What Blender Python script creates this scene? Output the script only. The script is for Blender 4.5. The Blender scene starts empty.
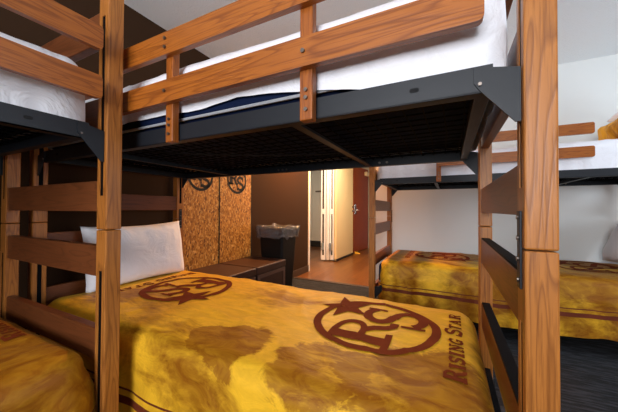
import bpy, bmesh, math, random
from mathutils import Vector, Matrix, noise
random.seed(7)
PI = math.pi
sc = bpy.context.scene
COL = sc.collection

# ------------------------------------------------------------------ camera
cam = bpy.data.cameras.new('camera')
cam.sensor_fit = 'HORIZONTAL'; cam.sensor_width = 36.0
cam.lens = 277.31 / 618 * 36.0
cam.clip_start = 0.02; cam.clip_end = 60
co = bpy.data.objects.new('camera', cam); COL.objects.link(co)
yaw, pit, rol = 0.4672, 0.0134, 0.0046
F = Vector((-math.sin(yaw), math.cos(yaw), 0)); R = Vector((math.cos(yaw), math.sin(yaw), 0)); U = Vector((0, 0, 1))
F2 = F * math.cos(pit) + U * math.sin(pit); U2 = U * math.cos(pit) - F * math.sin(pit)
R3 = R * math.cos(rol) + U2 * math.sin(rol); U3 = U2 * math.cos(rol) - R * math.sin(rol)
M = Matrix((R3, U3, -F2)).transposed().to_4x4()
M.translation = Vector((1.4273, -0.6327, 1.0025))
co.matrix_world = M
sc.camera = co

# ------------------------------------------------------------------ world, light, exposure
w = bpy.data.worlds.new('world'); sc.world = w; w.use_nodes = True
bg = w.node_tree.nodes['Background']
bg.inputs[0].default_value = (0.62, 0.75, 1.0, 1); bg.inputs[1].default_value = 1.2

def area(name, loc, direction, sx, sy, power, color):
    l = bpy.data.lights.new(name, 'AREA'); l.shape = 'RECTANGLE'; l.size = sx; l.size_y = sy
    l.energy = power; l.color = color
    o = bpy.data.objects.new(name, l); COL.objects.link(o)
    o.location = loc
    o.rotation_euler = Vector(direction).to_track_quat('-Z', 'Y').to_euler()
    return o
area('window_daylight_near', (1.3, -3.2, 1.6), (0.0, 1, 0.30), 1.9, 1.5, 92, (0.98, 0.98, 1.0))
area('window_daylight_right', (4.5, 0.75, 1.6), (-1, -0.1, 0.25), 2.5, 1.5, 46, (0.86, 0.93, 1.0))
def point(name, loc, power, color, r=0.08):
    l = bpy.data.lights.new(name, 'AREA'); l.shape = 'DISK'; l.size = 2 * r; l.energy = power; l.color = color
    o = bpy.data.objects.new(name, l); COL.objects.link(o); o.location = loc
    return o
sc.view_settings.view_transform = 'Standard'
sc.view_settings.look = 'None'
sc.view_settings.gamma = 1.0
sc.view_settings.use_curve_mapping = False
sc.view_settings.exposure = 0.40

# ------------------------------------------------------------------ materials
class NT:
    def __init__(s, name):
        s.m = bpy.data.materials.new(name); s.m.use_nodes = True
        s.t = s.m.node_tree; s.n = s.t.nodes; s.l = s.t.links
        s.b = s.n['Principled BSDF']
    def node(s, typ, **kw):
        x = s.n.new(typ)
        for k, v in kw.items(): setattr(x, k, v)
        return x
    def link(s, a, b): s.l.new(a, b)
    def coords(s, kind='Object', scale=(1, 1, 1), rot=(0, 0, 0)):
        c = s.node('ShaderNodeTexCoord'); m = s.node('ShaderNodeMapping')
        m.inputs['Scale'].default_value = scale; m.inputs['Rotation'].default_value = rot
        s.link(c.outputs[kind], m.inputs['Vector']); return m.outputs['Vector']
    def noise(s, vec, scale, detail=3, rough=0.5, dist=0.0):
        x = s.node('ShaderNodeTexNoise'); s.link(vec, x.inputs['Vector'])
        x.inputs['Scale'].default_value = scale; x.inputs['Detail'].default_value = detail
        x.inputs['Roughness'].default_value = rough; x.inputs['Distortion'].default_value = dist
        return x.outputs[0]
    def ramp(s, fac, stops, interp='LINEAR'):
        x = s.node('ShaderNodeValToRGB'); x.color_ramp.interpolation = interp
        e = x.color_ramp.elements
        while len(e) < len(stops): e.new(0.5)
        for i, (p, c) in enumerate(stops):
            e[i].position = p; e[i].color = (c[0], c[1], c[2], 1)
        s.link(fac, x.inputs[0]); return x.outputs[0]
    def mix(s, a, b, fac, mode='MIX'):
        x = s.node('ShaderNodeMix', data_type='RGBA', blend_type=mode)
        for sock, v in ((x.inputs[0], fac), (x.inputs[6], a), (x.inputs[7], b)):
            if hasattr(v, 'is_output'): s.link(v, sock)
            elif isinstance(v, (int, float)): sock.default_value = v
            else: sock.default_value = (v[0], v[1], v[2], 1)
        return x.outputs[2]
    def math(s, op, a, b=None):
        x = s.node('ShaderNodeMath', operation=op)
        for i, v in enumerate((a, b)):
            if v is None: continue
            if hasattr(v, 'is_output'): s.link(v, x.inputs[i])
            else: x.inputs[i].default_value = v
        return x.outputs[0]
    def bump(s, h, strength, dist=0.01):
        x = s.node('ShaderNodeBump'); x.inputs['Strength'].default_value = strength
        x.inputs['Distance'].default_value = dist
        s.link(h, x.inputs['Height']); s.link(x.outputs[0], s.b.inputs['Normal'])
    def col(s, c):
        if hasattr(c, 'is_output'): s.link(c, s.b.inputs['Base Color'])
        else: s.b.inputs['Base Color'].default_value = (c[0], c[1], c[2], 1)
    def set(s, **kw):
        for k, v in kw.items():
            s.b.inputs[k.replace('_', ' ')].default_value = v

def plain(name, c, rough=0.5, metal=0.0, **kw):
    t = NT(name); t.col(c); t.set(Roughness=rough, Metallic=metal, **kw); return t.m

def wood(name, light, dark, axis, rough=0.32, pore=0.55, seed=0.0):
    t = NT(name)
    sc1 = [13.0, 13.0, 13.0]; sc1[axis] = 1.0
    sc2 = [230.0, 230.0, 230.0]; sc2[axis] = 7.0
    oi = t.node('ShaderNodeObjectInfo')
    c = t.node('ShaderNodeTexCoord')
    off = t.node('ShaderNodeVectorMath', operation='SCALE'); off.inputs[0].default_value = (3.1, 5.7, 2.3)
    t.link(oi.outputs['Random'], off.inputs['Scale'])
    add = t.node('ShaderNodeVectorMath', operation='ADD')
    t.link(c.outputs['Object'], add.inputs[0]); t.link(off.outputs[0], add.inputs[1])
    def mp(s_):
        m = t.node('ShaderNodeMapping'); m.inputs['Scale'].default_value = s_
        t.link(add.outputs[0], m.inputs['Vector']); return m.outputs['Vector']
    n1 = t.noise(mp(sc1), 1.0, 2, 0.45, 0.3)
    bands = t.math('FRACT', t.math('MULTIPLY', n1, 19.0))
    bandc = t.ramp(bands, [(0.0, (0.3,) * 3), (0.22, (0.85,) * 3), (0.85, (1,) * 3), (1.0, (0.3,) * 3)])
    n2 = t.noise(mp(sc2), 1.0, 3, 0.6)
    pores = t.ramp(n2, [(0.36, (0.0,) * 3), (0.5, (1,) * 3)])
    fac = t.mix(bandc, pores, pore, 'MULTIPLY')
    base = t.mix(dark, light, fac)
    big = t.noise(mp([2.5, 2.5, 2.5]), 1.0, 2)
    base2 = t.mix(base, t.mix(base, (0.75, 0.62, 0.5), 0.5, 'MULTIPLY'), t.ramp(big, [(0.4, (0,) * 3), (0.7, (0.6,) * 3)]))
    t.col(base2); t.set(Roughness=rough + 0.06, Specular_IOR_Level=0.35)
    t.bump(fac, 0.12, 0.002)
    return t.m
OAK_L, OAK_D = (0.50, 0.185, 0.045), (0.25, 0.075, 0.016)
RED_L, RED_D = (0.36, 0.10, 0.024), (0.19, 0.045, 0.010)
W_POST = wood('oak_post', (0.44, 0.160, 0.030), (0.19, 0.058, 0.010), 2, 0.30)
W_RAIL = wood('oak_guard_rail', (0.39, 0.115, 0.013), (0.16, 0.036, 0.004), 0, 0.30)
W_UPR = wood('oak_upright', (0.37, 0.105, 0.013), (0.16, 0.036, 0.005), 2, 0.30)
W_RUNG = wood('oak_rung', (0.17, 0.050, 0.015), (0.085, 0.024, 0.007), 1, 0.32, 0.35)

STEEL = plain('black_powder_coated_steel', (0.010, 0.012, 0.016), 0.45, 0.0, Specular_IOR_Level=0.3)
STEEL2 = plain('black_wire', (0.0022, 0.0022, 0.003), 0.7, 0.0, Specular_IOR_Level=0.08)
HOLE = plain('hole_dark', (0.004, 0.004, 0.005), 0.9)
BOLT = plain('bolt_steel', (0.18, 0.15, 0.13), 0.35, 0.9)
CHROME = plain('chrome', (0.7, 0.7, 0.7), 0.2, 1.0)

def fabric(name, c, c2, scale=6, bump=0.35, rough=0.85):
    t = NT(name); v = t.coords()
    n = t.noise(v, scale, 4, 0.55, 0.6)
    t.col(t.mix(c, c2, n)); t.set(Roughness=rough)
    n2 = t.noise(v, scale * 2.2, 4, 0.6, 1.2)
    t.bump(n2, bump, 0.03); return t.m
SHEET = fabric('white_sheet', (0.88, 0.89, 0.93), (0.80, 0.81, 0.86), 7, 0.25)
WRINKLED = fabric('wrinkled_white_sheet', (0.86, 0.87, 0.90), (0.82, 0.83, 0.87), 3.2, 0.7)
PILLOW = fabric('white_pillowcase', (0.90, 0.91, 0.95), (0.84, 0.85, 0.90), 3, 0.4)
NAVY = fabric('navy_mattress', (0.006, 0.014, 0.050), (0.004, 0.009, 0.032), 9, 0.1, 0.7); NAVY.node_tree.nodes['Principled BSDF'].inputs['Specular IOR Level'].default_value = 0.08
PIPING = plain('pale_piping', (0.35, 0.36, 0.38), 0.6)

def velvet(bias=0.0, off=(0, 0, 0), marks_and_shade=()):
    t = NT('gold_plush')
    tcn = t.node('ShaderNodeTexCoord'); mpn = t.node('ShaderNodeMapping'); mpn.inputs['Location'].default_value = off
    mpn.inputs['Scale'].default_value = (1, 1.25, 1)
    t.link(tcn.outputs['Object'], mpn.inputs['Vector']); v = mpn.outputs['Vector']
    wide = t.noise(v, 1.9, 3, 0.5, 0.5)
    fine = t.noise(t.coords(scale=(5, 16, 9), rot=(0, 0, 0.6)), 1.0, 5, 0.7, 0.8)
    wide = t.math('ADD', t.math('MULTIPLY', wide, 0.72), t.math('MULTIPLY', fine, 0.28))
    # knee and hand marks in the pile, plus painted shade at the foot end
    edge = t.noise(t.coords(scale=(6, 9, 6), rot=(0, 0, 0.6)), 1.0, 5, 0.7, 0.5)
    for bx_, by_, br_ in marks_and_shade:
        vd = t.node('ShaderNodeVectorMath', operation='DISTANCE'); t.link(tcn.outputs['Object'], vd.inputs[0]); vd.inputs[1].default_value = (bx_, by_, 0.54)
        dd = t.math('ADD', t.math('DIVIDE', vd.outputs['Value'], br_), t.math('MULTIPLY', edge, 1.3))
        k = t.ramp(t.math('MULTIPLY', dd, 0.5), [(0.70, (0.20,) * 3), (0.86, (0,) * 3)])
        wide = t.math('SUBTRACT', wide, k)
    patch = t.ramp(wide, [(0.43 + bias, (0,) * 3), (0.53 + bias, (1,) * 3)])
    strk = t.noise(t.coords(scale=(9, 22, 14), rot=(0, 0, 0.5)), 1.0, 4, 0.65, 0.9)
    st = t.ramp(strk, [(0.38, (0,) * 3), (0.66, (1,) * 3)])
    gold = t.mix((0.27, 0.084, 0.0008), (0.88, 0.48, 0.022), patch)
    gold = t.mix(gold, t.mix((0.20, 0.07, 0.002), (0.82, 0.46, 0.025), st), 0.28)
    # woven stripes near the hem, read off the cloth's own UV (v = distance below the edge, metres)
    uv = t.node('ShaderNodeUVMap'); uv.uv_map = 'cloth'
    sp = t.node('ShaderNodeSeparateXYZ'); t.link(uv.outputs[0], sp.inputs[0])
    d = sp.outputs[1]
    def band(a, b):
        return t.math('MULTIPLY', t.math('GREATER_THAN', d, a), t.math('LESS_THAN', d, b))
    s = t.math('ADD', band(0.142, 0.150), band(0.172, 0.202))
    col = t.mix(gold, (0.15, 0.028, 0.010), s)
    t.col(col); t.set(Roughness=0.55, Specular_IOR_Level=0.22)
    t.b.inputs['Sheen Weight'].default_value = 0.04; t.b.inputs['Sheen Roughness'].default_value = 0.35
    t.b.inputs['Sheen Tint'].default_value = (1.0, 0.78, 0.3, 1)
    h = t.mix(strk, t.noise(t.coords(), 11, 3, 0.6, 0.8), 0.5)
    t.bump(h, 0.5, 0.012)
    return t.m
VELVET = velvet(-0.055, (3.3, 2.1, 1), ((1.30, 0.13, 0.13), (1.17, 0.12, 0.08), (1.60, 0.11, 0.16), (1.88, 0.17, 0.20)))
VELVET_SHADED = velvet(0.12, (3, 1, 0))  # same plush made darker: shade under the left top bunk put into its colour
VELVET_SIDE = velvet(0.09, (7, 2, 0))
def printm():
    t = NT('rust_print'); n = t.noise(t.coords(), 14, 4, 0.6, 0.6)
    t.col(t.mix((0.13, 0.022, 0.006), (0.21, 0.038, 0.008), n)); t.set(Roughness=0.9, Specular_IOR_Level=0.1)
    return t.m
PRINT = printm()

def walls(name, c, bump=0.15, sc_=120, rough=0.75, d=0.002):
    t = NT(name); v = t.coords()
    t.col(c); t.set(Roughness=rough, Specular_IOR_Level=0.15); t.bump(t.noise(v, sc_, 3, 0.6), bump, d); return t.m
BROWN = walls('brown_paint', (0.038, 0.0175, 0.0075), 0.15, 120, 0.9)
WHITE = walls('white_paint', (0.74, 0.76, 0.74))
CEIL = walls('stippled_ceiling', (0.83, 0.87, 0.88), 0.9, 70, 0.9, 0.006)
BEIGE = walls('beige_paint', (0.62, 0.54, 0.42))
TRIMW = plain('white_trim', (0.88, 0.88, 0.88), 0.4)
BASEB = plain('black_vinyl_base', (0.012, 0.012, 0.014), 0.5)
BASEBR = plain('brown_base', (0.050, 0.028, 0.018), 0.5)

def carpetm():
    t = NT('ribbed_carpet')
    c = t.coords(scale=(7, 48, 1))
    n = t.noise(c, 1.0, 3, 0.6, 0.4)
    r = t.ramp(n, [(0.47, (0.0015, 0.002, 0.003)), (0.58, (0.024, 0.025, 0.031))])
    t.col(r); t.set(Roughness=0.95); t.bump(n, 0.8, 0.01); return t.m
CARPET = carpetm()
def planks():
    t = NT('wood_plank_floor')
    br = t.node('ShaderNodeTexBrick'); v = t.coords(rot=(0, 0, PI / 2))
    t.link(v, br.inputs['Vector'])
    br.inputs['Scale'].default_value = 1.0; br.inputs['Brick Width'].default_value = 1.1
    br.inputs['Row Height'].default_value = 0.12; br.inputs['Mortar Size'].default_value = 0.0015
    br.inputs['Color1'].default_value = (0.22, 0.088, 0.020, 1); br.inputs['Color2'].default_value = (0.15, 0.054, 0.012, 1)
    br.inputs['Mortar'].default_value = (0.03, 0.012, 0.006, 1)
    n = t.noise(t.coords(scale=(50, 2.5, 1)), 1.0, 4, 0.6)
    t.col(t.mix(br.outputs[0], (0.35, 0.25, 0.2), t.ramp(n, [(0.4, (0.0,) * 3), (0.7, (0.6,) * 3)]), 'MULTIPLY'))
    t.set(Roughness=0.28); return t.m
PLANK = planks()
def osbm():
    t = NT('oriented_strand_board')
    v = t.coords(scale=(44, 46, 28))
    vo = t.node('ShaderNodeTexVoronoi'); t.link(v, vo.inputs['Vector']); vo.inputs['Scale'].default_value = 1.6
    sp = t.node('ShaderNodeSeparateColor'); t.link(vo.outputs['Color'], sp.inputs[0])
    a = t.ramp(sp.outputs[0], [(0.0, (0.18, 0.055, 0.006)), (0.2, (0.42, 0.16, 0.020)), (0.7, (0.60, 0.27, 0.042)), (1.0, (0.74, 0.42, 0.12))])
    n = t.noise(t.coords(scale=(40, 40, 22)), 1.0, 4, 0.7, 1.5)
    t.col(t.mix(a, (0.35, 0.22, 0.13), t.ramp(n, [(0.45, (0.0,) * 3), (0.62, (0.75,) * 3)]), 'MULTIPLY'))
    t.set(Roughness=0.4); t.bump(n, 0.3, 0.004); return t.m
OSB = osbm()
LOGOBLK = plain('black_paint', (0.006, 0.005, 0.004), 0.8)
def leather():
    t = NT('brown_leather'); n = t.noise(t.coords(), 90, 3)
    t.col((0.050, 0.019, 0.010)); t.set(Roughness=0.45, Specular_IOR_Level=0.3); t.bump(n, 0.2, 0.002); return t.m
LEATHER = leather()
LEATHER2 = plain('brown_leather_band', (0.095, 0.042, 0.025), 0.42)
BLACKP = plain('black_plastic', (0.009, 0.007, 0.006), 0.55, 0.0, Specular_IOR_Level=0.15)
def linerm():
    t = NT('clear_liner'); t.col((0.11, 0.10, 0.10)); t.set(Roughness=0.14, Alpha=0.82, Specular_IOR_Level=1.0)
    t.bump(t.noise(t.coords(), 16, 4, 0.6, 1.5), 1.0, 0.05); return t.m
LINER = linerm()
CREAM = plain('cream_door', (0.80, 0.60, 0.32), 0.5)
REDD = wood('red_door_veneer', (0.34, 0.065, 0.010), (0.22, 0.036, 0.005), 2, 0.4, 0.3)
GLASSD = plain('dark_glass', (0.05, 0.045, 0.04), 0.1)
YELLOW = plain('yellow_rubber', (0.8, 0.42, 0.03), 0.5)

# ------------------------------------------------------------------ mesh helpers
def tag(o, label=None, cat=None, group=None, kind=None):
    if label: o['label'] = label
    if cat: o['category'] = cat
    if group: o['group'] = group
    if kind: o['kind'] = kind
    return o

def link(name, bm, mat, parent=None, smooth=False, loc=None):
    me = bpy.data.meshes.new(name); bm.to_mesh(me); bm.free()
    me.materials.append(mat)
    if smooth:
        for p in me.polygons: p.use_smooth = True
    o = bpy.data.objects.new(name, me); COL.objects.link(o)
    if parent: o.parent = parent
    if loc: o.location = loc
    return o

def empty(name, loc=(0, 0, 0), rz=0.0):
    o = bpy.data.objects.new(name, None); COL.objects.link(o)
    o.empty_display_size = 0.1
    o.location = loc; o.rotation_euler = (0, 0, rz); return o

def box(bm, x0, x1, y0, y1, z0, z1, bev=0.0, seg=2, mat=None):
    t = bmesh.new(); bmesh.ops.create_cube(t, size=1)
    for v in t.verts:
        v.co = Vector((x0 + (v.co.x + .5) * (x1 - x0), y0 + (v.co.y + .5) * (y1 - y0), z0 + (v.co.z + .5) * (z1 - z0)))
    if bev > 0:
        bmesh.ops.bevel(t, geom=t.edges[:], offset=bev, segments=seg, profile=0.5, affect='EDGES')
    if mat is not None: t.transform(mat)
    me = bpy.data.meshes.new('t'); t.to_mesh(me); t.free(); bm.from_mesh(me); bpy.data.meshes.remove(me)
    return bm

def nb(*a, **k): return box(bmesh.new(), *a, **k)

def prism(bm, pts, axis, a, b, bev=0.0):
    """extrude a 2D outline along an axis; pts are the other two coordinates in order"""
    t = bmesh.new()
    def mk(p, q):
        return {0: (q, p[0], p[1]), 1: (p[0], q, p[1]), 2: (p[0], p[1], q)}[axis]
    v0 = [t.verts.new(mk(p, a)) for p in pts]; v1 = [t.verts.new(mk(p, b)) for p in pts]
    t.faces.new(v0); t.faces.new(v1[::-1]); n = len(pts)
    for i in range(n): t.faces.new((v0[i], v1[i], v1[(i + 1) % n], v0[(i + 1) % n]))
    bmesh.ops.recalc_face_normals(t, faces=t.faces[:])
    if bev: bmesh.ops.bevel(t, geom=t.edges[:], offset=bev, segments=2, profile=0.5, affect='EDGES')
    me = bpy.data.meshes.new('t'); t.to_mesh(me); t.free(); bm.from_mesh(me); bpy.data.meshes.remove(me)
    return bm

def cyl(bm, c, axis, r, h, n=12):
    t = bmesh.new(); bmesh.ops.create_cone(t, segments=n, radius1=r, radius2=r, depth=h, cap_ends=True)
    rot = {0: Matrix.Rotation(PI / 2, 4, 'Y'), 1: Matrix.Rotation(PI / 2, 4, 'X'), 2: Matrix.Identity(4)}[axis]
    t.transform(Matrix.Translation(c) @ rot)
    me = bpy.data.meshes.new('t'); t.to_mesh(me); t.free(); bm.from_mesh(me); bpy.data.meshes.remove(me)
    return bm

def tube(bm, pts, r, n=6):
    pts = [Vector(p) for p in pts]; rings = []
    for i, p in enumerate(pts):
        d = (pts[min(i + 1, len(pts) - 1)] - pts[max(i - 1, 0)]).normalized()
        a = d.orthogonal().normalized() if i == 0 else (prev - d * prev.dot(d)).normalized()
        prev = a; b = d.cross(a)
        rings.append([bm.verts.new(p + a * math.cos(2 * PI * k / n) * r + b * math.sin(2 * PI * k / n) * r) for k in range(n)])
    for i in range(len(rings) - 1):
        for k in range(n):
            bm.faces.new((rings[i][k], rings[i][(k + 1) % n], rings[i + 1][(k + 1) % n], rings[i + 1][k]))
    bm.faces.new(rings[0][::-1]); bm.faces.new(rings[-1])
    return bm

def rrect(x0, x1, z0, z1, r, n=5):
    out = []
    for cx, cz, a0 in ((x1 - r, z1 - r, 0), (x0 + r, z1 - r, PI / 2), (x0 + r, z0 + r, PI), (x1 - r, z0 + r, 1.5 * PI)):
        for k in range(n + 1):
            a = a0 + PI / 2 * k / n; out.append((cx + r * math.cos(a), cz + r * math.sin(a)))
    return out

def boolean_cut(bm, cutters):
    """a solid with real slots cut out of it"""
    me = bpy.data.meshes.new('t'); bm.to_mesh(me); bm.free(); o = bpy.data.objects.new('t', me); COL.objects.link(o)
    cb = bmesh.new()
    for c in cutters: box(cb, *c)
    cm = bpy.data.meshes.new('c'); cb.to_mesh(cm); cb.free(); c = bpy.data.objects.new('c', cm); COL.objects.link(c)
    m = o.modifiers.new('b', 'BOOLEAN'); m.operation = 'DIFFERENCE'; m.object = c; m.solver = 'EXACT'
    dg = bpy.context.evaluated_depsgraph_get(); dg.update()
    out = bmesh.new(); out.from_mesh(o.evaluated_get(dg).to_mesh())
    o.evaluated_get(dg).to_mesh_clear()
    for q in (o, c):
        d = q.data; bpy.data.objects.remove(q); bpy.data.meshes.remove(d)
    return out

def copy_tree(o, parent=None):
    c = o.copy(); COL.objects.link(c); c.parent = parent
    for ch in list(o.children): copy_tree(ch, c)
    return c

# ------------------------------------------------------------------ the room (floor z = 0)
def struct(name, bm, mat, parent=None, **k):
    o = link(name, bm, mat, parent, **k)
    if parent is None: o['kind'] = 'structure'
    return o
CZ = 2.455
struct('floor_carpet', nb(-0.72, 4.4, -3.1, 2.93, -0.08, 0.0), CARPET)
struct('floor_corridor', nb(-2.9, 0.62, 2.93, 8.0, -0.08, 0.001), PLANK)
struct('trim_1', nb(-0.62, 0.52, 2.90, 2.965, 0.0, 0.008, 0.003), BASEBR)   # threshold strip
struct('ceiling', nb(-2.9, 4.4, -3.1, 8.0, CZ, CZ + 0.1), CEIL)
struct('wall_left', nb(-0.74, -0.62, -3.1, 3.41, 0, CZ), BROWN)
struct('wall_far', nb(0.52, 4.4, 2.92, 3.04, 0, CZ), WHITE)
wr_ = bmesh.new()
box(wr_, 4.28, 4.4, -3.1, 2.92, 0, 0.8); box(wr_, 4.28, 4.4, -3.1, 2.92, 2.3, CZ)
box(wr_, 4.28, 4.4, -3.1, -0.6, 0.8, 2.3); box(wr_, 4.28, 4.4, 2.1, 2.92, 0.8, 2.3)
struct('wall_right', wr_, BROWN)
wr_ = bmesh.new()
for a in ((-0.6, 2.1, 0.8, 0.86), (-0.6, 2.1, 2.24, 2.3), (-0.6, -0.55, 0.86, 2.24), (2.05, 2.1, 0.86, 2.24), (0.73, 0.77, 0.86, 2.24)):
    box(wr_, 4.31, 4.37, a[0], a[1], a[2], a[3])
struct('window_2', wr_, TRIMW)
struct('trim_5', nb(4.20, 4.29, -0.64, 2.14, 0.77, 0.80, 0.004), TRIMW)
# near wall with the window opening
wb = bmesh.new()
box(wb, -0.62, 4.28, -3.1, -2.98, 0, 0.8); box(wb, -0.62, 4.28, -3.1, -2.98, 2.3, CZ)
box(wb, -0.62, 0.3, -3.1, -2.98, 0.8, 2.3); box(wb, 2.3, 4.28, -3.1, -2.98, 0.8, 2.3)
struct('wall_near', wb, BROWN)
wf = bmesh.new()
for a in ((0.3, 2.3, 0.8, 0.86), (0.3, 2.3, 2.24, 2.3), (0.3, 0.35, 0.86, 2.24), (2.25, 2.3, 0.86, 2.24), (1.28, 1.32, 0.86, 2.24)):
    box(wf, a[0], a[1], -3.08, -3.0, a[2], a[3])
struct('window_1', wf, TRIMW)
struct('trim_2', nb(0.26, 2.34, -2.99, -2.90, 0.77, 0.80, 0.004), TRIMW)     # window sill
# baseboards
struct('baseboard_left', nb(-0.621, -0.606, -2.98, 3.41, 0, 0.10, 0.003), BASEBR)
struct('baseboard_far', nb(0.52, 4.28, 2.906, 2.921, 0, 0.10, 0.003), BASEB)
struct('baseboard_corner', nb(0.506, 0.521, 2.906, 6.6, 0, 0.10, 0.003), BASEB)
# corridor and the side room behind the brown wall
struct('wall_corridor_right', nb(0.52, 0.62, 3.04, 6.7, 0, CZ), WHITE)
struct('wall_corridor_left', nb(-0.86, -0.68, 4.55, 6.7, 0, CZ), BEIGE)
struct('wall_side_room_back', nb(-2.9, -0.86, 6.2, 6.3, 0, CZ), WHITE)
struct('wall_side_room_left', nb(-2.9, -2.8, 3.41, 6.2, 0, CZ), WHITE)
struct('wall_side_room_near', nb(-2.9, -0.74, 3.31, 3.41, 0, CZ), WHITE)
struct('baseboard_side_room', nb(-2.8, -0.86, 6.186, 6.201, 0, 0.16), BASEB)
eb = bmesh.new(); box(eb, -0.68, -0.42, 6.6, 6.7, 0, CZ); box(eb, 0.48, 0.52, 6.6, 6.7, 0, CZ); box(eb, -0.42, 0.48, 6.6, 6.7, 2.05, CZ)
struct('wall_corridor_end', eb, BEIGE)
struct('wall_outer_hall', nb(-2.0, 1.5, 7.9, 8.0, 0, CZ), walls('hall_paint', (0.20, 0.11, 0.07)))
# white corner trim where the brown wall ends
struct('trim_3', nb(-0.76, -0.600, 3.395, 3.43, 0, 2.2, 0.002), TRIMW)

# folded closet door and the cream leaf
d1 = empty('door_1', (-0.60, 4.34, 0)); d1['kind'] = 'structure'
for k, (xa, xb) in enumerate(((-0.205, -0.120), (-0.105, -0.055), (-0.045, 0.030))):
    yy = -0.02 + 0.035 * k
    pb = bmesh.new()
    box(pb, xa, xa + 0.022, yy, yy + 0.03, 0.03, 2.05); box(pb, xb - 0.022, xb, yy, yy + 0.03, 0.03, 2.05)
    for z0, z1 in ((0.03, 0.12), (0.92, 1.02), (1.95, 2.05)): box(pb, xa + 0.02, xb - 0.02, yy, yy + 0.03, z0, z1)
    pn = link('folding_panel', pb, TRIMW, d1)
    link('glass_inset', nb(xa + 0.02, xb - 0.02, yy + 0.01, yy + 0.02, 0.1, 1.96), GLASSD, pn)
for xx in (-0.165, -0.01):
    link('hinge', nb(xx - 0.03, xx + 0.03, -0.030, -0.020 if xx < -.1 else 0.05, 0.22, 0.36, 0.003), CHROME, d1)
leaf = link('cream_leaf', nb(0, 0.04, 0, 0.97, 0.02, 2.05, 0.003), CREAM, d1, loc=(0.045, 0.05, 0))
leaf.rotation_euler = (0, 0, -0.025)
link('bottom_sweep', nb(-0.004, 0.044, 0, 0.97, 0.008, 0.05), BASEB, leaf)
link('closet_knob', cyl(bmesh.new(), (0.055, 0.93, 1.07), 0, 0.018, 0.03), BOLT, leaf)
link('closet_knob', cyl(bmesh.new(), (0.055, 0.93, 0.98), 0, 0.018, 0.03), BOLT, leaf)

d2 = empty('door_2', (-0.58, 5.62, 0)); d2['kind'] = 'structure'; d2.rotation_euler = (0, 0, -0.13)
link('door_leaf', nb(-0.02, 0.025, 0, 0.86, 0.012, 2.04, 0.003), REDD, d2)
link('lock_plate', nb(0.025, 0.040, 0.02, 0.12, 0.90, 1.14, 0.004), CHROME, d2)
hb = cyl(bmesh.new(), (0.06, 0.075, 1.0), 0, 0.012, 0.05); tube(hb, [(0.08, 0.075, 1.0), (0.085, 0.13, 0.995), (0.08, 0.19, 0.985)], 0.009, 8)
link('lever_handle', hb, CHROME, d2, smooth=True)
link('peephole', cyl(bmesh.new(), (0.027, 0.42, 1.52), 0, 0.012, 0.006), CHROME, d2)
link('door_closer', nb(0.026, 0.10, 0.62, 0.84, 1.86, 1.96, 0.006), CREAM, d2)
tr = bmesh.new(); box(tr, -0.42, -0.36, 6.56, 6.70, 0, 2.05); box(tr, 0.42, 0.48, 6.56, 6.70, 0, 2.05); box(tr, -0.42, 0.48, 6.56, 6.70, 2.05, 2.11)
struct('trim_4', tr, BASEBR)

dw = bmesh.new(); prism(dw, [(0, 0), (0.12, 0), (0.12, 0.012), (0, 0.045)], 1, 0, 0.06, 0.003)
o = link('door_wedge', dw, YELLOW, loc=(-0.50, 5.52, 0.001)); tag(o, 'yellow wedge on the plank floor at the foot of the red door', 'doorstop')

hk = empty('coat_hook', (-1.72, 6.199, 1.50)); tag(hk, 'small dark coat hook on the pale wall through the doorway', 'hook')
link('backplate', nb(-0.10, 0.10, -0.012, 0, -0.02, 0.02, 0.003), BOLT, hk)
link('hook_arm', tube(bmesh.new(), [(0.06, -0.01, 0), (0.06, -0.05, -0.02), (0.06, -0.06, 0.02)], 0.008), BOLT, hk)
sw = empty('light_switch', (-2.05, 6.199, 0.98)); tag(sw, 'light switch low on the pale wall through the doorway', 'switch')
link('plate', nb(-0.04, 0.04, -0.008, 0, -0.06, 0.06, 0.003), TRIMW, sw)
link('rocker', nb(-0.015, 0.015, -0.013, -0.008, -0.03, 0.03, 0.001), BEIGE, sw)

# ceiling lamps
EM = NT('warm_lamp_glass'); EM.col((0.9, 0.8, 0.65)); EM.b.inputs['Emission Color'].default_value = (1, 0.66, 0.34, 1); EM.b.inputs['Emission Strength'].default_value = 3
def ceiling_lamp(x, y, label, power, color):
    t = empty('ceiling_lamp', (x, y, CZ)); tag(t, label, 'ceiling lamp')
    link('base', cyl(bmesh.new(), (0, 0, -0.0125), 2, 0.17, 0.025, 32), TRIMW, t)
    bm = bmesh.new(); n = 24; prev = None
    for k in range(7):
        a = PI / 2 * k / 6; r = 0.15 * math.cos(a) + 1e-4; z = -0.026 - 0.07 * math.sin(a)
        ring = [bm.verts.new((r * math.cos(2 * PI * j / n), r * math.sin(2 * PI * j / n), z)) for j in range(n)]
        if prev:
            for j in range(n): bm.faces.new((prev[j], prev[(j + 1) % n], ring[(j + 1) % n], ring[j]))
        prev = ring
    bm.faces.new(prev)
    link('glass_dome', bm, EM.m, t, smooth=True)
    point('ceiling_lamp_light', (x, y, CZ - 0.17), power, color, 0.12)
ceiling_lamp(-0.02, 3.95, 'round glass ceiling lamp over the corridor beside the folded closet door', 30, (1.0, 0.90, 0.72))
ceiling_lamp(-0.25, 2.75, 'round glass ceiling lamp above the trash can at the corridor mouth', 62, (1.0, 0.42, 0.12))
ceiling_lamp(-1.7, 4.8, 'added unseen ceiling lamp lighting the side room', 5, (1.0, 0.88, 0.72))  # unseen lamp, added to brighten the side room and folded door

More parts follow.
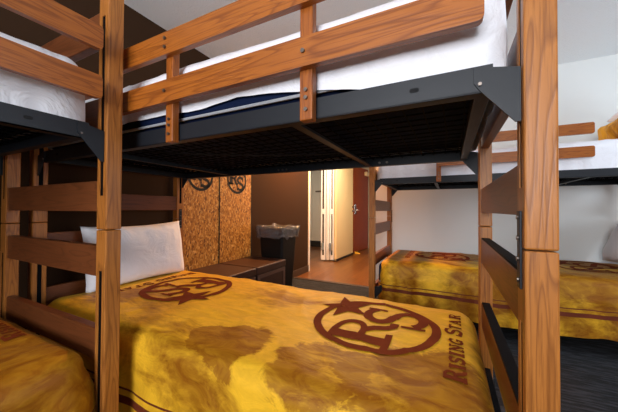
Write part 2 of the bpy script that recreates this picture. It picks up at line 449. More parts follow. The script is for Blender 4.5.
# ------------------------------------------------------------------ letters and emblem as thin raised print
def bar(p, q, w): return ('bar', p, q, w)
def glyph(ch):
    """strokes (polyline, width) in a box 1 high; returns strokes and width"""
    T, t, s = 0.22, 0.11, 0.11
    def arc(cx, cy, rx, ry, a0, a1, n=12): return [(cx + rx * math.cos(math.radians(a0 + (a1 - a0) * k / n)), cy + ry * math.sin(math.radians(a0 + (a1 - a0) * k / n))) for k in range(n + 1)]
    if ch == 'I': return [([(.22, 0), (.22, 1)], T), ([(0.02, s / 2), (.42, s / 2)], s), ([(.02, 1 - s / 2), (.42, 1 - s / 2)], s)], .44
    if ch == 'R': return [([(.2, 0), (.2, 1)], T), ([(.0, s / 2), (.42, s / 2)], s), ([(0, 1 - s / 2), (.45, 1 - s / 2)], s),
                          ([(.2, .945)] + arc(.42, .715, .24, .23, 90, -90) + [(.2, .485)], .115), ([(.44, .5), (.56, .34), (.62, .14), (.70, .05), (.82, .05)], .15)], .82
    if ch == 'S': return [(arc(.36, .735, .25, .205, 25, 270, 14) + arc(.36, .275, .27, .215, 90, -155, 14), .15), ([(.60, .66), (.60, .99)], .07), ([(.07, .36), (.07, .01)], .07)], .70
    if ch == 'N': return [([(.17, 0), (.17, 1)], .11), ([(.70, 0), (.70, 1)], .11), ([(.14, .96), (.72, .04)], .18), ([(0, s / 2), (.34, s / 2)], s), ([(.54, 1 - s / 2), (.88, 1 - s / 2)], s), ([(0, 1 - s / 2), (.25, 1 - s / 2)], s)], .88
    if ch == 'G': return [(arc(.42, .5, .33, .43, 40, 340, 20), .16), ([(.70, .02), (.70, .42)], .14), ([(.46, .42), (.84, .42)], s), ([(.70, .68), (.70, .98)], .07)], .84
    if ch == 'T': return [([(.44, 0), (.44, 1)], T * .9), ([(.0, .93), (.88, .93)], .13), ([(.29, s / 2), (.59, s / 2)], s * .8), ([(.04, .76), (.04, 1)], .07), ([(.84, .76), (.84, 1)], .07)], .90
    if ch == 'A': return [([(.14, 0), (.43, 1)], .09), ([(.41, 1), (.72, 0)], .19), ([(.22, .32), (.62, .32)], .08), ([(0, s / 2), (.30, s / 2)], s), ([(.52, s / 2), (.90, s / 2)], s)], .90
    return [], .35
def strokes_to_quads(strokes, step):
    quads = []
    for pts, w in strokes:
        # resample
        P = [Vector(p) for p in pts]; Q = [P[0]]
        for a, b in zip(P, P[1:]):
            L = (b - a).length; n = max(1, int(math.ceil(L / step)))
            for k in range(1, n + 1): Q.append(a + (b - a) * k / n)
        rows = []
        m = 2 if w > 1.5 * step else 1
        for i, p in enumerate(Q):
            d = (Q[min(i + 1, len(Q) - 1)] - Q[max(i - 1, 0)]).normalized(); nrm = Vector((-d.y, d.x))
            rows.append([p + nrm * w * (j / m - .5) for j in range(m + 1)])
        for r1, r2 in zip(rows, rows[1:]):
            for j in range(m): quads.append((r1[j], r2[j], r2[j + 1], r1[j + 1]))
    return quads
def emblem_quads(ring=0.128, fat=1.0):
    q = strokes_to_quads([([(0.925 * math.cos(2 * PI * k / 48), 0.925 * math.sin(2 * PI * k / 48)) for k in range(49)], ring)], 0.06)
    def put(ch, u0, v0, wid, hei):
        g, gw = glyph(ch)
        for a in strokes_to_quads([(p_, w_ * fat) for p_, w_ in g], 0.07):
            q.append(tuple(Vector((u0 + p.x / gw * wid, v0 + p.y * hei)) for p in a))
    put('R', -0.83, -0.36, 0.92, 0.90)
    put('S', -0.05, -0.78, 0.76, 1.02)
    c = Vector((0.47, 0.62)); tips = []
    for k in range(10):
        r = 0.50 if k % 2 == 0 else 0.20; a = PI / 2 + 0.12 + k * PI / 5
        tips.append(c + Vector((r * math.cos(a), r * math.sin(a))))
    for k in range(10):
        a, b = tips[k], tips[(k + 1) % 10]; m_ = (a + b) / 2
        q.append((c, (c + a) / 2, m_ * .5 + c * .5, (c + c + m_) / 3)); q.append(((c + a) / 2, a, m_, (c + m_) / 2))
        q.append((c, (c + m_) / 2, (c + b) / 2, c * .999 + b * .001)); q.append(((c + m_) / 2, m_, b, (c + b) / 2))
    return q
def text_quads(word, caps_big):
    q = []; u = 0.0
    for i, ch in enumerate(word):
        if ch == ' ': u += 0.42; continue
        s = 1.32 if i in caps_big else 1.0
        g, gw = glyph(ch)
        for a in strokes_to_quads([(p_, w_ * 1.35) for p_, w_ in g], 0.14): q.append(tuple(Vector((u + p.x * s, p.y * s)) for p in a))
        u += gw * s + 0.115
    return q, u
def quads_mesh(quads, f):
    bm = bmesh.new()
    for a in quads:
        vs = [bm.verts.new(f(p)) for p in a]
        try: bm.faces.new(vs)
        except ValueError: pass
    bmesh.ops.dissolve_degenerate(bm, dist=1e-6, edges=bm.edges[:])
    return bm

# ------------------------------------------------------------------ cloth over a mattress
class Drape:
    """cloth lying on a slab x0..x1, y0..y1 with top at zt; skirt falls to hem(x, y)"""
    def __init__(s, x0, x1, y0, y1, zt, hem, rc=0.09, re=0.05, amp=0.012, wr=0.006, seed=0.0, freq=9.0):
        s.x0, s.x1, s.y0, s.y1, s.zt, s.hem, s.rc, s.re, s.amp, s.wr, s.seed, s.freq = x0, x1, y0, y1, zt, hem, rc, re, amp, wr, seed, freq
    def sdf(s, x, y):
        cx, cy = (s.x0 + s.x1) / 2, (s.y0 + s.y1) / 2
        hx, hy = (s.x1 - s.x0) / 2 - s.rc, (s.y1 - s.y0) / 2 - s.rc
        qx, qy = abs(x - cx) - hx, abs(y - cy) - hy
        return s.rc - (math.hypot(max(qx, 0), max(qy, 0)) + min(max(qx, qy), 0))
    def z(s, x, y):
        e = max(0.0, s.sdf(x, y)); z = s.zt
        if e < s.re: z -= s.re * (1 - math.sqrt(max(0, 1 - (1 - e / s.re) ** 2)))
        k = min(1, e / 0.05)
        n = noise.noise(Vector((x * 3 + s.seed, y * 4, s.seed))) * s.wr * 1.4
        a = x * 0.8 + y * 0.6
        n += (1 - abs(noise.noise(Vector((a * 7 + s.seed, (y - x) * 2.5, 3.3))))) ** 6 * s.wr * 0.9
        n += noise.noise(Vector((x * 11, y * 13, s.seed + 5))) * s.wr * 0.5
        z += n * k
        z -= 0.012 * (1 - min(1, e / 0.16)) ** 2
        return z
    def boundary(s, nper):
        pts = []; rc = s.rc
        segs = [((s.x0 + rc, s.y0), (s.x1 - rc, s.y0)), ((s.x1 - rc, s.y0 + rc), -90), ((s.x1, s.y0 + rc), (s.x1, s.y1 - rc)), ((s.x1 - rc, s.y1 - rc), 0),
                ((s.x1 - rc, s.y1), (s.x0 + rc, s.y1)), ((s.x0 + rc, s.y1 - rc), 90), ((s.x0, s.y1 - rc), (s.x0, s.y0 + rc)), ((s.x0 + rc, s.y0 + rc), 180)]
        for a, b in segs:
            if isinstance(b, tuple):
                L = math.dist(a, b); n = max(2, int(L / nper))
                for k in range(n): t = k / n; pts.append((a[0] + (b[0] - a[0]) * t, a[1] + (b[1] - a[1]) * t))
            else:
                for k in range(8):
                    t = math.radians(b + 90 * k / 8); pts.append((a[0] + rc * math.cos(t), a[1] + rc * math.sin(t)))
        return pts
    def mesh(s, nper=0.018, skirt_rows=14):
        B = s.boundary(nper); n = len(B)
        hx, hy = (s.x1 - s.x0) / 2, (s.y1 - s.y0) / 2
        cy = (s.y0 + s.y1) / 2
        # spine: shrink every boundary point toward the nearest point of a centre line
        def spine(p): return (min(max(p[0], s.x0 + hy), s.x1 - hy), cy)
        rows = []; ks = [k_ / 28 * 0.92 for k_ in range(29)] + [.94, .955, .97, .98, .99, .997, 1.0]
        bm = bmesh.new(); uvl = bm.loops.layers.uv.new('cloth'); dist = {}
        for k in ks:
            ring = []
            for p in B:
                sp = spine(p); x = sp[0] + (p[0] - sp[0]) * k; y = sp[1] + (p[1] - sp[1]) * k
                v = bm.verts.new((x, y, s.z(x, y))); dist[v] = -s.sdf(x, y); ring.append(v)
            rows.append(ring)
        arc = 0.0
        zb = [v.co.z for v in rows[-1]]
        nrm = []
        for i in range(n):
            a, b = B[i - 1], B[(i + 1) % n]; d = Vector((b[0] - a[0], b[1] - a[1])).normalized(); nrm.append(Vector((d.y, -d.x)))
        al = [0.0]
        for i in range(1, n): al.append(al[-1] + math.dist(B[i], B[i - 1]))
        for r in range(1, skirt_rows + 1):
            ring = []
            for i, p in enumerate(B):
                zh = s.hem(p[0], p[1]); f = r / skirt_rows
                z = zb[i] + (zh - zb[i]) * f
                drop = zb[i] - z
                w_ = noise.noise(Vector((al[i] * s.freq, drop * 1.2, s.seed))) + 0.5 * noise.noise(Vector((al[i] * s.freq * 2.3, drop * 2, s.seed + 4)))
                out = s.amp * min(1, drop / 0.12) * w_ + s.amp * 0.5 * min(1, drop / .08)
                q = nrm[i] * out
                dz = noise.noise(Vector((al[i] * s.freq * 0.5, 1.0, s.seed + 9))) * s.amp * 0.9 * f
                v = bm.verts.new((p[0] + q.x, p[1] + q.y, z + dz)); dist[v] = drop + dz * 0.0 + w_ * s.amp * 0.5; ring.append(v)
            rows.append(ring)
        for a, b in zip(rows, rows[1:]):
            for i in range(n):
                j = (i + 1) % n
                f = bm.faces.new((a[i], b[i], b[j], a[j]))
        bmesh.ops.remove_doubles(bm, verts=rows[0], dist=1e-4)
        bm.faces.ensure_lookup_table()
        for f in bm.faces:
            for l in f.loops:
                c = l.vert.co; l[uvl].uv = (c.x, dist.get(l.vert, -0.4))
        bmesh.ops.dissolve_degenerate(bm, dist=1e-5, edges=bm.edges[:])
        bmesh.ops.recalc_face_normals(bm, faces=bm.faces[:])
        return bm

# ------------------------------------------------------------------ bunk bed (local: x along length, near side y = 0, floor z = 0)
L, W, H = 2.13, 0.906, 0.93
PA, PB = 0.050, 0.060
bolt_protos = {}
def bolt(parent, x, y, z, axis=1, r=0.0055):
    bm = cyl(bmesh.new(), (0, 0, 0), axis, r, 0.007, 12)
    return link('bolt', bm, BOLT, parent, loc=(x, y, z))

def build_bunk():
    t = empty('bunk_bed')
    # posts: slot faces the mattress
    def post(x0, y0, z0, z1, side, slot):
        sx = (x0 + PA - 0.034, x0 + PA + 0.01) if side > 0 else (x0 - 0.01, x0 + 0.034)
        bm = nb(x0, x0 + PA, y0, y0 + PB, z0, z1, 0.0035, 2)
        cy = y0 + PB * 0.5
        bm = boolean_cut(bm, [(sx[0], sx[1], cy - 0.0095, cy + 0.0095, slot[0], slot[1])])
        p_ = link('post', bm, W_POST, t)
        xa, xb = (x0 + PA - 0.0335, x0 + PA - 0.002) if side > 0 else (x0 + 0.002, x0 + 0.0335)
        link('slot_channel', nb(xa, xb, cy - 0.0092, cy + 0.0092, slot[0] + 0.001, slot[1] - 0.001), STEEL2, p_)
        return p_
    for x0, side in ((0, 1), (L - PA, -1)):
        for y0 in (0, W - PB):
            post(x0, y0, 0, H - 0.0012, side, (H - 0.76, H - 0.14))
            post(x0, y0, H + 0.0012, H + 0.825, side, (H + 0.117, H + 0.74))
    # rungs of the four end panels
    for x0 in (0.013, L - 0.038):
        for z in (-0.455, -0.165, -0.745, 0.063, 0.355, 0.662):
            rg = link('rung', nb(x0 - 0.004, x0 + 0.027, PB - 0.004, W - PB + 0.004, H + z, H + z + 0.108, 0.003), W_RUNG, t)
            if x0 > 1 and z in (-0.455, -0.165, -0.745):
                link('tread_strip', nb(x0 - 0.004, x0 + 0.027, PB + 0.003, W - PB - 0.003, H + z + 0.1075, H + z + 0.114, 0.002), STEEL2, rg)
    # link brackets across the joints
    for xx, yy in ((PA, W - PB / 2), (L - PA, PB / 2)):
        sx = 1 if xx < 1 else -1
        bm = nb(min(xx, xx + sx * 0.004), max(xx, xx + sx * 0.004), yy - 0.012, yy + 0.012, H - 0.076, H + 0.072, 0.001)
        br = link('link_bracket', bm, STEEL, t)
        for dz in (-0.06, -0.02, 0.02, 0.06):
            link('bracket_bolt', cyl(bmesh.new(), (xx + sx * 0.0055, yy, H + dz), 0, 0.0045, 0.003, 10), BOLT, br)
    # steel frames
    for zb in (H + 0.309, H - 0.675):
        for ys, yo in ((0.018, 1), (W - 0.018, -1)):
            bm = bmesh.new()
            ya, yb = min(ys, ys + yo * 0.004), max(ys, ys + yo * 0.004)
            box(bm, 0.095, L - 0.095, ya, yb, zb, zb + 0.055)
            yc, yd = min(ys, ys + yo * 0.03), max(ys, ys + yo * 0.03)
            box(bm, 0.095, L - 0.095, yc, yd, zb, zb + 0.004)
            rail = link('side_rail', bm, STEEL, t)
            for sx in (0, 1):
                mx = (lambda v: v) if sx else (lambda v: L - v)
                pts = [(mx(2.002), zb + 0.053), (mx(2.079), zb + 0.038), (mx(2.079), zb - 0.066), (mx(2.070), zb - 0.066), (mx(2.012), zb + 0.004), (mx(2.002), zb + 0.02)]
                g = prism(bmesh.new(), pts, 1, min(ys - yo * 0.0035, ys + yo * 0.0005), max(ys - yo * 0.0035, ys + yo * 0.0005))
                gg = link('gusset', g, STEEL, rail)
                link('gusset_pin', cyl(bmesh.new(), (mx(2.012), ys - yo * 0.006, zb + 0.016), 1, 0.0035, 0.005), BOLT, gg)
            for hx in (0.25, 1.07, 1.888):
                bm = prism(bmesh.new(), rrect(hx - 0.010, hx + 0.010, zb + 0.024, zb + 0.034, 0.0048), 1, ys - yo * 0.0006, ys + yo * 0.001)
                link('rail_slot', bm, HOLE, rail)
            for hx in (0.97, 1.0, 1.03, 1.62, 1.66):
                if yo < 0: link('rail_bolt', cyl(bmesh.new(), (hx, ys - 0.006, zb + 0.02), 1, 0.006, 0.008), BOLT, rail)
        for xx in (0.095, L - 0.125):
            bm = nb(xx, xx + 0.030, 0.022, W - 0.022, zb + 0.004, zb + 0.053, 0.002)
            er = link('end_rail', bm, STEEL, t)
        # spring deck: angle-iron crossbars, long wires and zig-zag links
        bm = bmesh.new()
        for k in range(15):
            y = 0.06 + k * (W - 0.12) / 14
            tube(bm, [(0.12, y, zb + 0.043), (L - 0.12, y, zb + 0.043)], 0.0028, 4)
        for k in range(38):
            x = 0.14 + k * (L - 0.28) / 37
            tube(bm, [(x, 0.03, zb + 0.039), (x + 0.01, W * .5, zb + 0.034), (x, W - 0.03, zb + 0.039)], 0.0024, 4)
        link('spring_deck', bm, STEEL2, t)
        for x in (0.55, 1.55):
            bm = bmesh.new(); box(bm, x, x + 0.028, 0.022, W - 0.022, zb + 0.004, zb + 0.009); box(bm, x, x + 0.004, 0.022, W - 0.022, zb + 0.004, zb + 0.028)
            link('crossbar', bm, STEEL, t)
        pts = [(0.62 + 1.0 * k / 14, 0.06 + 0.55 * k / 14, zb + 0.026 - 0.02 * math.sin(PI * k / 14)) for k in range(15)]
        link('tie_wire', tube(bmesh.new(), pts, 0.003, 5), STEEL, t)
    # guard rails on the near side of the top bunk
    for i, (z0, z1) in enumerate(((0.428, 0.503), (0.588, 0.664))):
        bm = prism(bmesh.new(), rrect(0.774, 2.016, H + z0, H + z1, 0.013), 1, -0.031, -0.012)
        g = link('guard_rail', bm, W_RAIL, t)
        for ux in (1.113, 1.634):
            zz = (z0 + 0.024, z0 + 0.054) if i else (z0 + 0.038,)
            for q in zz: bolt(g, ux, -0.033, H + q)
    for ux in (1.092, 1.614):
        bm = nb(ux, ux + 0.036, -0.0115, 0.0145, H + 0.300, H + 0.655, 0.003)
        u = link('guard_upright', bm, W_UPR, t)
        for q in (0.327, 0.357, 0.377): bolt(u, ux + 0.019, -0.0135, H + q, r=0.005)
    return t

def shift_guard(t, dx, dz=0.0):
    for ch in t.children:
        if ch.name.split('.')[0] in ('guard_rail', 'guard_upright'): ch.location.x += dx; ch.location.z += dz

# three bunks: frame origin, heading
A = ((-0.529, 0.0), 0.0)
B = ((0.394, -2.185), PI / 2)
C = ((0.760, 1.935), 0.0)
bunkA = build_bunk()
tag(bunkA, 'oak and black steel bunk bed in the centre, its blanket showing two emblems', 'bunk bed', 'oak bunk beds')
bunkA.location = (A[0][0], A[0][1], 0)
bunkB = copy_tree(bunkA); bunkB.location = (B[0][0], B[0][1], 0); bunkB.rotation_euler = (0, 0, B[1])
bunkB['label'] = 'oak bunk bed at the left edge, standing crosswise in front of the centre bed'
shift_guard(bunkB, 0.033)
for ch in list(bunkB.children):
    for g in list(ch.children):
        if g.name.startswith('tread_strip'): bpy.data.objects.remove(g)
    if ch.name.startswith('link_bracket') and ch.data.vertices[0].co.x > 1:
        for g in list(ch.children): bpy.data.objects.remove(g)
        bpy.data.objects.remove(ch)
for ch in bunkB.children:
    if ch.name.split('.')[0] in ('side_rail', 'end_rail', 'spring_deck', 'crossbar', 'tie_wire'): ch.location.z -= 0.011
bunkC = copy_tree(bunkA); bunkC.location = (C[0][0], C[0][1], 0)
bunkC['label'] = 'oak and black steel bunk bed against the white wall on the far right'
shift_guard(bunkC, -0.484, 0.013)
kC = 0.781
for ch in bunkC.children:
    if ch.name.startswith('guard_upright'):
        ch.location.x += -0.035 if ch.data.vertices[0].co.x < 1.4 else 0.075
    if ch.name.startswith('guard_rail'):          # this bed's rails are shorter
        ch.scale.x = kC; ch.location.x = 0.58 - 0.774 * kC
        for g in ch.children:
            u_ = 0.603 if g.location.x < 1.4 else 1.224
            g.location.x = (u_ - ch.location.x) / kC

# ------------------------------------------------------------------ bedding
def place(o, bed): o.location = (bed[0][0], bed[0][1], 0); o.rotation_euler = (0, 0, bed[1]); return o

def mattress(bed, zb, zt, label, hem, wr=0.008, amp=0.006, seed=1.0, freq=12, x1=2.066, piping=True):
    t = place(empty('mattress'), bed); tag(t, label, 'mattress', 'mattresses on the bunks')
    m = nb(0.076, x1 - 0.020, 0.044 if zt < H + 0.59 else 0.038, W - 0.020, zb, zt - 0.03, 0.05, 5)
    link('core', m, NAVY, t, smooth=True)
    if piping:
        pts = rrect(0.075, x1 - 0.018, 0.037, W - 0.031, 0.04, 6); pts.append(pts[0])
        link('piping', tube(bmesh.new(), [(p[0], p[1], zb + 0.022) for p in pts], 0.005, 6), PIPING, t)
    d = Drape(0.060, x1, 0.036 if zt < H + 0.59 else 0.030, W - 0.013, zt, hem, rc=0.065, re=0.055, amp=amp, wr=wr, seed=seed, freq=freq)
    link('fitted_sheet', d.mesh(0.02, 10), WRINKLED if bed is B else SHEET, t, smooth=True)
    return t

def hemA(x, y):
    if y > 0.5: return H + 0.350
    # the sheet has ridden up on the near side toward the left
    wx = x - 0.53
    h = 0.372
    if y < 0.4:
        h = 0.404 + 0.007 * math.sin(wx * 7) + 0.020 * wx
        if wx > 0.85: h = max(0.364, h - (wx - 0.85) * 0.17)
    return H + h
mattress(A, H + 0.366, H + 0.600, 'navy mattress under a white fitted sheet on the top bunk of the centre bed', hemA, seed=2.2)
mattress(B, H + 0.356, H + 0.572, 'navy mattress wrapped in a wrinkled white sheet on the top bunk of the left bed',
         lambda x, y: H + 0.342, wr=0.012, amp=0.007, seed=7.7, freq=16, x1=2.05, piping=False)
mattress(C, H + 0.366, H + 0.575, 'navy mattress in a smooth white sheet on the top bunk by the white wall', lambda x, y: H + 0.352, seed=4.1, piping=False)
for bed, lab in ((A, 'lower mattress of the centre bed under the gold blanket with two emblems'), (B, 'lower mattress of the left crosswise bed under its gold blanket'), (C, 'lower mattress of the bed by the white wall under a gold blanket')):
    t = place(empty('mattress'), bed); tag(t, lab, 'mattress', 'mattresses on the bunks')
    link('core', nb(0.075, 2.045, 0.045, W - 0.045, H - 0.616, H - 0.42, 0.04, 4), NAVY, t, smooth=True)
    pts = rrect(0.08, 2.04, 0.042, W - 0.042, 0.04, 6); pts.append(pts[0])
    link('piping', tube(bmesh.new(), [(p[0], p[1], H - 0.59) for p in pts], 0.005, 6), PIPING, t)

def blanket(bed, label, seed, mat, tshift=0.0, amp=0.020, x0=0.085, zt=-0.388):
    t = place(empty('plush_blanket'), bed); tag(t, label, 'blanket', 'gold plush blankets')
    hem = lambda x, y: H - 0.80 if (y < 0.2) else H - 0.60
    def hem(x, y):
        if y < 0.10 and 0.10 < x < 2.04: return H - 0.80
        if y > 0.5: return H - 0.58
        k = max(0, min(1, (0.30 - y) / 0.2)); return H - 0.58 - 0.22 * k
    d = Drape(x0, 2.062, 0.006, W - 0.026, H + zt, hem, rc=0.10, re=0.06, amp=amp, wr=0.005, seed=seed, freq=6.5)
    link('cloth', d.mesh(0.016, 22), mat, t, smooth=True)
    r = 0.25
    for cx, s in ((1.684, -1), (0.599, 1)):
        cy = 0.50 + (tshift if s < 0 else 0) * 0.6
        # s=-1: up points to -x, reading toward +y ; s=+1 turned half a turn
        def em(p, s=s, cx=cx, cy=cy):
            x = cx + s * p.y * r; y = cy - s * p.x * r
            return (x, y, d.z(x, y) + 0.0030)
        link('emblem', quads_mesh(emblem_quads(), em), PRINT, t)
        _, tot = text_quads('RISING STAR', (0, 7)); _, off = text_quads('RISING ', (0,))
        ln = 0.535; k = ln / tot
        x_base = cx + (-s) * (1.999 - 1.684)
        def tx(p, s=s, k=k, x_base=x_base):
            x = x_base + s * p.y * k * 0.76
            y = (0.214 + tshift + p.x * k) if s < 0 else (0.786 - p.x * k)
            y = min(y, W - 0.05)
            return (x, y, d.z(x, y) + 0.0030)
        link('lettering', quads_mesh(text_quads('RISING', (0,))[0], tx), PRINT, t)
        link('lettering', quads_mesh(text_quads('STAR', (0,))[0], lambda p: tx(p + Vector((off, 0)))), PRINT, t)
    return t
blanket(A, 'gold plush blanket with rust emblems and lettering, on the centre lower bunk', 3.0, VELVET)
blanket(B, 'gold plush blanket on the lower bunk at the bottom left corner, shaded', 8.5, VELVET_SHADED, tshift=0.13, amp=0.03)
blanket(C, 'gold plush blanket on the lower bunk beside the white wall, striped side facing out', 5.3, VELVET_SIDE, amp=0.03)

# ------------------------------------------------------------------ pillows
def pillow_mesh(lx, ly, th, seed=0.0, sag=0.0):
    bm = bmesh.new(); n, m = 44, 30; grid = {}
    for side in (1, -1):
        for i in range(n + 1):
            for j in range(m + 1):
                if side < 0 and (i in (0, n) or j in (0, m)): continue
                u, v = i / n * 2 - 1, j / m * 2 - 1
                e = (1 - abs(u) ** 3.2) * (1 - abs(v) ** 3.0)
                h = th * 0.5 * max(0, e) ** 0.5
                pin = 1 - 0.05 * (1 - v * v) * abs(u) ** 6; pin2 = 1 - 0.09 * (1 - u * u) * abs(v) ** 6
                x, y = u * lx / 2 * pin, v * ly / 2 * pin2
                wr = noise.noise(Vector((x * 9 + seed, y * 7, side * 2.0 + seed))) * 0.010 + noise.noise(Vector((x * 22 + seed, y * 6, side * 3.0))) * 0.006
                edge = 1 - e
                z = side * (h + wr * (0.3 + edge) * (1 if e > 0.02 else 0.2)) + sag * u * u * 0.0
                grid[(side, i, j)] = bm.verts.new((x, y, z))
    g = lambda s_, i, j: grid.get((s_, i, j)) or grid[(1, i, j)]
    for side in (1, -1):
        for i in range(n):
            for j in range(m):
                q = (g(side, i, j), g(side, i + 1, j), g(side, i + 1, j + 1), g(side, i, j + 1))
                bm.faces.new(q if side > 0 else q[::-1])
    return bm
def pillow(name, lx, ly, th, mat4, label, seed=0.0, group='white pillows'):
    o = link('pillow', pillow_mesh(lx, ly, th, seed), PILLOW, smooth=True)
    o.matrix_world = mat4; tag(o, label, 'pillow', group); return o
def frame_mat(center, ax, ay):
    ax = Vector(ax).normalized(); ay = Vector(ay); ay = (ay - ax * ay.dot(ax)).normalized(); az = ax.cross(ay)
    m = Matrix((ax, ay, az)).transposed().to_4x4(); m.translation = center; return m
# leaning on the left end rungs of the centre bed
pillow('pillow', 0.63, 0.385, 0.19, frame_mat(Vector((-0.392, 0.500, H - 0.213)), (0.03, 1, 0.02), (-0.14, 0, 1)), 'white pillow leaning on the left end of the centre lower bunk', 1.0)
pillow('pillow', 0.62, 0.40, 0.15, frame_mat(Vector((2.745, 2.52, H - 0.185)), (0, -1, 0), (0.38, 0, 1)), 'white pillow in shadow at the right end of the lower bunk by the white wall', 2.0)
# folded gold blanket with a pillow on it, top bunk by the white wall
def roll():
    bm = bmesh.new(); n, m = 30, 28
    rows = []
    for i in range(n + 1):
        u = i / n * 2 - 1; ring = []
        ca = max(0.02, (1 - abs(u) ** 6)) ** 0.35
        for j in range(m):
            a = 2 * PI * j / m
            cx = abs(math.cos(a)) ** 0.8 * math.copysign(1, math.cos(a)); cz = abs(math.sin(a)) ** 0.8 * math.copysign(1, math.sin(a))
            k = 1 + 0.12 * noise.noise(Vector((u * 4, cx * 2, cz * 3))) + 0.05 * math.sin(a * 5 + u * 2)
            ring.append(bm.verts.new((0.17 * cx * ca * k, u * 0.25, 0.062 * cz * ca * k)))
        rows.append(ring)
    for a, b in zip(rows, rows[1:]):
        for j in range(m): bm.faces.new((a[j], a[(j + 1) % m], b[(j + 1) % m], b[j]))
    bm.faces.new(rows[0]); bm.faces.new(rows[-1][::-1])
    bmesh.ops.recalc_face_normals(bm, faces=bm.faces[:])
    uvl = bm.loops.layers.uv.new('cloth')
    for f in bm.faces:
        for l in f.loops: l[uvl].uv = (0, -0.4)
    return bm
o = link('folded_blanket', roll(), VELVET, smooth=True, loc=(2.72, 2.40, H + 0.575 + 0.122))
o.scale = (1.0, 1.0, 1.8)
tag(o, 'gold plush blanket folded into a bundle on the top bunk at the far right edge', 'blanket')
pillow('pillow', 0.52, 0.36, 0.13, frame_mat(Vector((2.865, 2.44, H + 0.575 + 0.315)), (-0.2, 1, 0), (1, 0.2, 0.25)), 'white pillow lying on the folded gold blanket, top bunk at the far right', 3.0)

# ------------------------------------------------------------------ boards on the brown wall
def osb(y0, y1, label):
    t = empty('strand_board_panel', (-0.62, (y0 + y1) / 2, 0.03)); tag(t, label, 'wall panel', 'strand board panels with an emblem')
    hw = (y1 - y0) / 2
    link('board', nb(0.001, 0.020, -hw + 0.003, hw - 0.003, 0, 2.0, 0.001), OSB, t)
    link('edge_strip', nb(0.001, 0.024, hw - 0.004, hw + 0.004, 0, 2.0), LOGOBLK, t)
    r = 0.15
    link('emblem', quads_mesh(emblem_quads(0.17, 1.25), lambda p: (0.0215, p.x * r, 1.29 + p.y * r)), LOGOBLK, t)
osb(0.950, 1.415, 'strand board panel with black emblem on the brown wall, the one nearer the pillow')
osb(1.425, 1.915, 'strand board panel with black emblem on the brown wall, the one nearer the trash can')

def ottoman(x0, x1, y0, y1, label):
    t = empty('ottoman', ((x0 + x1) / 2, (y0 + y1) / 2, 0)); tag(t, label, 'ottoman', 'brown leather ottomans under the panels')
    a, b = (x1 - x0) / 2, (y1 - y0) / 2
    link('lid', nb(-a, a, -b, b, 0.405, 0.475, 0.012, 3), LEATHER, t, smooth=False)
    link('body', nb(-a + 0.008, a - 0.008, -b + 0.008, b - 0.008, 0.03, 0.404, 0.006), LEATHER, t)
    bm = bmesh.new()
    for z0, z1 in ((0.05, 0.085), (0.365, 0.400)): box(bm, a - 0.010, a - 0.002, -b + 0.012, b - 0.012, z0, z1, 0.002)
    for ya, yb in ((-b + 0.012, -b + 0.05), (b - 0.05, b - 0.012)): box(bm, a - 0.010, a - 0.002, ya, yb, 0.085, 0.365, 0.002)
    link('front_welt', bm, LEATHER2, t)
    for sx in (-1, 1):
        for sy in (-1, 1): link('foot', cyl(bmesh.new(), (sx * (a - 0.05), sy * (b - 0.05), 0.015), 2, 0.02, 0.03), BLACKP, t)
ottoman(-0.59, -0.12, 0.94, 1.395, 'brown leather ottoman under the panels, the one nearer the pillow')
ottoman(-0.59, -0.12, 1.405, 1.90, 'brown leather ottoman under the panels, the one beside the trash can')

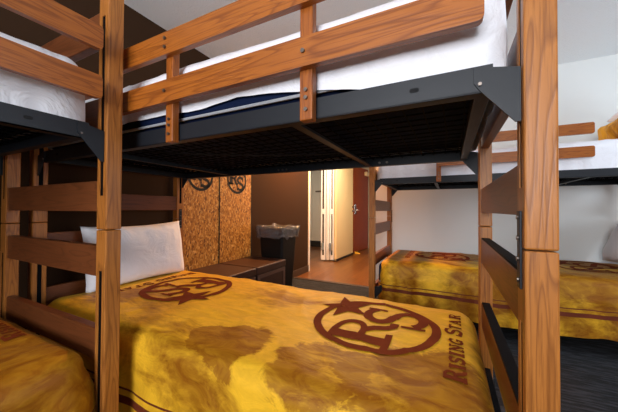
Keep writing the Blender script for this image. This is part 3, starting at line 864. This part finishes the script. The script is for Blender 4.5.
# ------------------------------------------------------------------ trash can
def rr_ring(bm, hx, hy, r, z, n=6, fx=None):
    out = []
    for x, y in rrect(-hx, hx, -hy, hy, r, n):
        if fx: x, y, zz = fx(x, y, z)
        else: zz = z
        out.append(bm.verts.new((x, y, zz)))
    return out
def skin(bm, rings):
    for a, b in zip(rings, rings[1:]):
        n = len(a)
        for j in range(n): bm.faces.new((a[j], a[(j + 1) % n], b[(j + 1) % n], b[j]))
tc = empty('trash_can', (-0.350, 2.10, 0)); tc.scale = (0.86, 0.86, 1.0); tag(tc, 'black square trash can with a crumpled clear liner, beside the ottomans', 'trash can')
bm = bmesh.new()
rings = [rr_ring(bm, 0.13, 0.13, 0.03, 0.0), rr_ring(bm, 0.14, 0.14, 0.03, 0.02), rr_ring(bm, 0.185, 0.19, 0.03, 0.75), rr_ring(bm, 0.195, 0.20, 0.03, 0.755),
         rr_ring(bm, 0.195, 0.20, 0.03, 0.785), rr_ring(bm, 0.18, 0.185, 0.03, 0.785), rr_ring(bm, 0.17, 0.175, 0.03, 0.70), rr_ring(bm, 0.13, 0.13, 0.03, 0.03)]
skin(bm, rings); bm.faces.new(rings[0]); bm.faces.new(rings[-1][::-1]); bmesh.ops.recalc_face_normals(bm, faces=bm.faces[:])
link('bin', bm, BLACKP, tc)
bm = bmesh.new(); rings = []
for k, (h, z) in enumerate(((0.150, 0.60), (0.165, 0.72), (0.180, 0.79), (0.195, 0.815), (0.212, 0.80), (0.216, 0.76), (0.212, 0.72), (0.214, 0.685))):
    def fx(x, y, zz, k=k):
        a = math.atan2(y, x); w_ = noise.noise(Vector((math.cos(a) * 5, math.sin(a) * 5, k * 0.6)))
        w2 = noise.noise(Vector((math.cos(a) * 14, math.sin(a) * 14, k * 1.1)))
        s_ = 1 + 0.06 * w_ + 0.07 * w2 if k > 2 else 1
        return x * s_, y * s_, zz + (0.024 * w_ + 0.024 * w2 if k > 1 else 0)
    ps = []
    base = rrect(-h, h, -h - 0.004, h + 0.004, 0.035, 5)
    dense = []
    for p, q in zip(base, base[1:] + base[:1]):
        m_ = max(1, int(math.dist(p, q) / 0.02))
        for j in range(18 if math.dist(p, q) > 0.1 else 1):
            mm = 18 if math.dist(p, q) > 0.1 else 1
            dense.append((p[0] + (q[0] - p[0]) * j / mm, p[1] + (q[1] - p[1]) * j / mm))
    for x, y in dense: ps.append(bm.verts.new(fx(x, y, z)))
    rings.append(ps)
skin(bm, rings); bmesh.ops.recalc_face_normals(bm, faces=bm.faces[:])
link('liner', bm, LINER, tc, smooth=True)
